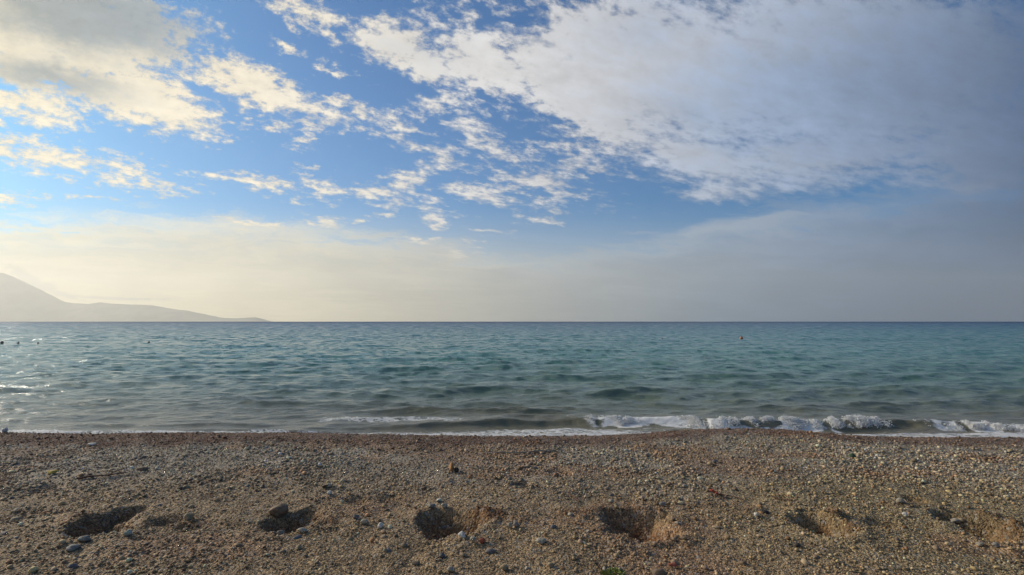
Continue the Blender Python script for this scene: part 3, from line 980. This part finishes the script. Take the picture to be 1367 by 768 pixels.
# more loose stones, alike within each colour
KINDS = [('pale', 'pale loose stone half sunk in the gravel', 'pale loose stones'), ('tan', 'tan loose stone half sunk in the gravel', 'tan loose stones'),
         ('slate', 'dark grey loose stone half sunk in the gravel', 'dark grey loose stones'), ('brown', 'rusty brown loose stone half sunk in the gravel', 'brown loose stones')]
g = np.random.default_rng(4242)
protos = []
for k, (mt, lb, gr) in enumerate(KINDS):
    for q in range(3):
        p = stone(100, 740, 9, 6, mt, lb, 'stone', 'loose_stone', 100 + 10 * k + q, 0.0, gr, q % 2)
        protos.append((p, k))
placed = 0
for i in range(96):
    p, k = protos[i % 12]
    o = p if i < 12 else p.copy()
    if i >= 12:
        COL.objects.link(o)
    for _ in range(40):
        px, py = g.uniform(5, 1362), 768 - 150 * g.random() ** 0.8
        x, y = ground(px, py)
        z0, ru, rg = beach_z(np.array([x]), np.array([y]))
        if rg[0] < .4:
            break
    sc = g.uniform(.55, 1.15)
    o.scale = (sc * g.uniform(.8, 1.2), sc, sc * g.uniform(.8, 1.1))
    o.rotation_euler = (g.normal(0, .2), g.normal(0, .2), g.uniform(0, 6.28))
    o.location = (x, y, float(z0[0]) - .012 * sc)


# ------------------------------------------------------------------ twigs and plants
def tube(name, pts, rad, mat, seg=7, parent=None):
    pts = [Vector(p) for p in pts]
    V, Fc = [], []
    for i, p in enumerate(pts):
        tdir = (pts[min(i + 1, len(pts) - 1)] - pts[max(i - 1, 0)]).normalized()
        a = tdir.cross(Vector((0, 0, 1))).normalized()
        b2 = tdir.cross(a)
        r_ = rad[i] if hasattr(rad, '__len__') else rad
        for k in range(seg):
            th = 2 * math.pi * k / seg
            V.append(p + (a * math.cos(th) + b2 * math.sin(th)) * r_)
    for i in range(len(pts) - 1):
        for k in range(seg):
            Fc.append((i * seg + k, i * seg + (k + 1) % seg, (i + 1) * seg + (k + 1) % seg, (i + 1) * seg + k))
    return mesh_np(name, np.array([v[:] for v in V]), np.array(Fc), mat, True, parent=parent)


def bark(name, c):
    m, b = material(name)
    p = position()
    setin(b, 'Base Color', mix(1.0, (*c,), linear(noise(p, 90, 4), .3, .7, .6, 1.3), 'MULTIPLY'))
    b.inputs['Roughness'].default_value = .8
    setin(b, 'Normal', bump(noise(p, 200, 3), .5, .003))
    return m


def lay(pxs, n, lift=.008, wob=.012, seed=0):
    g = np.random.default_rng(seed)
    P0 = [ground(*p) for p in pxs]
    out = []
    for i in range(n):
        t_ = i / (n - 1) * (len(P0) - 1)
        k = min(int(t_), len(P0) - 2); f_ = t_ - k
        x = P0[k][0] * (1 - f_) + P0[k + 1][0] * f_ + g.normal(0, wob * .3)
        y = P0[k][1] * (1 - f_) + P0[k + 1][1] * f_ + g.normal(0, wob)
        z = float(beach_z(np.array([x]), np.array([y]))[0][0]) + lift
        out.append((x, y, z))
    return out


TW = bark('reddish twig bark', (.13, .06, .035))
GT = bark('grey twig bark', (.26, .22, .17))
RT = bark('red stalk', (.38, .07, .03))
pts = lay([(102, 645), (122, 642.5), (148, 640.5), (168, 637)], 14, .018, .010, 1)
o = tube('twig', pts, np.linspace(.011, .006, 14), TW)
tag(o, 'thin reddish-brown twig lying on the grey gravel under the brown rock', 'twig')
o2 = tube('side_shoot', [pts[8], Vector(pts[8]) + Vector((.05, .09, .03)), Vector(pts[8]) + Vector((.12, .15, .035))], [.005, .004, .002], TW, parent=o)
pts = lay([(650, 608), (685, 608.5), (712, 607), (742, 604)], 16, .02, .012, 2)
o = tube('twig', pts, np.linspace(.006, .010, 16), GT)
tag(o, 'pale thin twig lying along the upper shingle near the water', 'twig')
pts = lay([(951, 662), (962, 666), (975, 667), (992, 671)], 12, .014, .006, 3)
o = tube('stalk', pts[3:], np.linspace(.007, .004, 9), TW)
tag(o, 'withered stalk with a red leafy tip on the open gravel', 'stalk')
for k in range(5):
    p0 = Vector(pts[3 - (k % 3)])
    d = Vector((-.05 - .02 * (k % 2), .025 * (k - 2), .015 + .01 * (k % 2)))
    tube('red_tip', [p0, p0 + d * .6 + Vector((0, 0, .012)), p0 + d], [.007, .010, .003], RT, parent=o)
pts = lay([(1120, 608), (1122, 612), (1128, 615)], 6, .012, .004, 4)
pts = lay([(1030, 668), (1042, 671), (1056, 673)], 8, .01, .006, 5)
o = tube('twig', pts, .005, TW)
tag(o, 'short rusty twig lying behind the rusty mound pit', 'twig')
pts = lay([(757, 664), (768, 670), (774, 673)], 7, .012, .005, 6)
o = tube('twig', pts, .006, TW)
tag(o, 'short dark twig lying behind the largest pit', 'twig')

m_leaf, b = material('fresh green leaf')
setin(b, 'Base Color', mix(smooth(noise(position(), 40, 3), .35, .65), (.15, .19, .03), (.28, .28, .06)))
b.inputs['Roughness'].default_value = .6
b.inputs['Subsurface Weight'].default_value = .0
g = np.random.default_rng(31)
x0, y0 = ground(820, 771)
z0 = float(beach_z(np.array([x0]), np.array([y0]))[0][0])
V, Fc = [], []
for k in range(150):
    a = g.uniform(0, 6.283); rr = .055 * math.sqrt(g.random())
    base = np.array([x0 + rr * math.cos(a) * 1.25, y0 + rr * math.sin(a), z0 + .004 + .03 * (1 - rr / .06) * g.random()])
    up = np.array([math.cos(a) * (.35 + rr * 10) + g.normal(0, .3), math.sin(a) * (.35 + rr * 10) + g.normal(0, .3), g.uniform(.5, 1.1)])
    up /= np.linalg.norm(up)
    L = g.uniform(.016, .034); wd = g.uniform(.004, .008)
    sd = np.cross(up, g.normal(0, 1, 3)); sd /= np.linalg.norm(sd)
    nn = np.cross(up, sd) * .0006
    i0 = len(V)
    mid = base + up * L * .5 + nn * 6
    tip = base + up * L + np.array([0, 0, -.004])
    V += [base, mid - sd * wd, tip, mid + sd * wd, mid + nn * 4]
    Fc += [(i0, i0 + 1, i0 + 4), (i0 + 1, i0 + 2, i0 + 4), (i0 + 2, i0 + 3, i0 + 4), (i0 + 3, i0, i0 + 4)]
pl = mesh_np('plant', np.array(V), np.array(Fc), m_leaf, True)
tag(pl, 'small bright green cushion plant at the bottom edge of the gravel', 'plant')

# ------------------------------------------------------------------ buoys marking the bathing water
def plain(name, c, rough=.45):
    m, b = material(name)
    n_ = noise(position(), 9, 4)
    setin(b, 'Base Color', mix(1.0, (*c,), linear(n_, .3, .7, .75, 1.15), 'MULTIPLY'))
    b.inputs['Roughness'].default_value = rough
    return m


BM = {'dark': plain('weathered dark float', (.020, .020, .022)), 'orange': plain('faded orange float', (.50, .20, .09)), 'metal': plain('dull galvanised', (.16, .15, .14)), 'band': plain('dark band', (.03, .03, .035))}


def lathe(name, prof, mat, seg=20, parent=None):
    V, Fc = [], []
    for r_, z in prof:
        for k in range(seg):
            th = 2 * math.pi * k / seg
            V.append((r_ * math.cos(th), r_ * math.sin(th), z))
    for i in range(len(prof) - 1):
        for k in range(seg):
            Fc.append((i * seg + k, i * seg + (k + 1) % seg, (i + 1) * seg + (k + 1) % seg, (i + 1) * seg + k))
    return mesh_np(name, np.array(V), np.array(Fc), mat, True, parent=parent)


def buoy(px, py, r_, kind, label, group=None, tilt=(0, 0)):
    d = ray(px, py)
    t_ = (SEA_Z + .1 - CAM_Z) / d[2]
    e = bpy.data.objects.new('buoy', None)
    COL.objects.link(e)
    e.location = (d[0] * t_, d[1] * t_, SEA_Z + .06)
    e.rotation_euler = (tilt[0], tilt[1], 0)
    tag(e, label, 'buoy', group)
    pr = [(r_ * math.sin(a) + 1e-4, -r_ * math.cos(a) + r_ * .3) for a in np.linspace(0, math.pi, 14)]
    lathe('float', pr, BM[kind], parent=e)
    lathe('collar', [(r_ * .98, r_ * .22), (r_ * 1.06, r_ * .24), (r_ * 1.06, r_ * .38), (r_ * .98, r_ * .40)], BM['band'], parent=e)
    lathe('neck', [(r_ * .34, r_ * 1.22), (r_ * .30, r_ * 1.42), (r_ * .22, r_ * 1.5), (1e-4, r_ * 1.5)], BM['band'], parent=e)
    ring = [(0.10 * math.cos(a) * r_ * 2.0, 0, r_ * 1.62 + .10 * math.sin(a) * r_ * 2.0) for a in np.linspace(0, 2 * math.pi, 15)]
    tube('eye', ring, r_ * .05, BM['metal'], parent=e)
    return e


buoy(2.5, 457.5, .13, 'dark', 'dark buoy cut off nearest the side edge of the photo', 'dark buoys', (.1, .2))
buoy(24, 458, .10, 'dark', 'second dark buoy in from the side edge, in a row with two others', 'dark buoys', (0, .3))
buoy(51, 458, .08, 'dark', 'faint dark buoy, the one of three in a row nearest the headland tip', 'dark buoys', (.2, -.2))
buoy(198.5, 457, .10, 'dark', 'lone dark buoy floating below the headland ridge', 'dark buoys', (-.1, .1))
buoy(884, 453, .12, 'dark', 'small dark buoy off the middle of the beach, beside the orange one', 'dark buoys', (.1, .1))
buoy(989.5, 452, .20, 'orange', 'orange buoy, the only bright one on the water', None, (.1, .15))
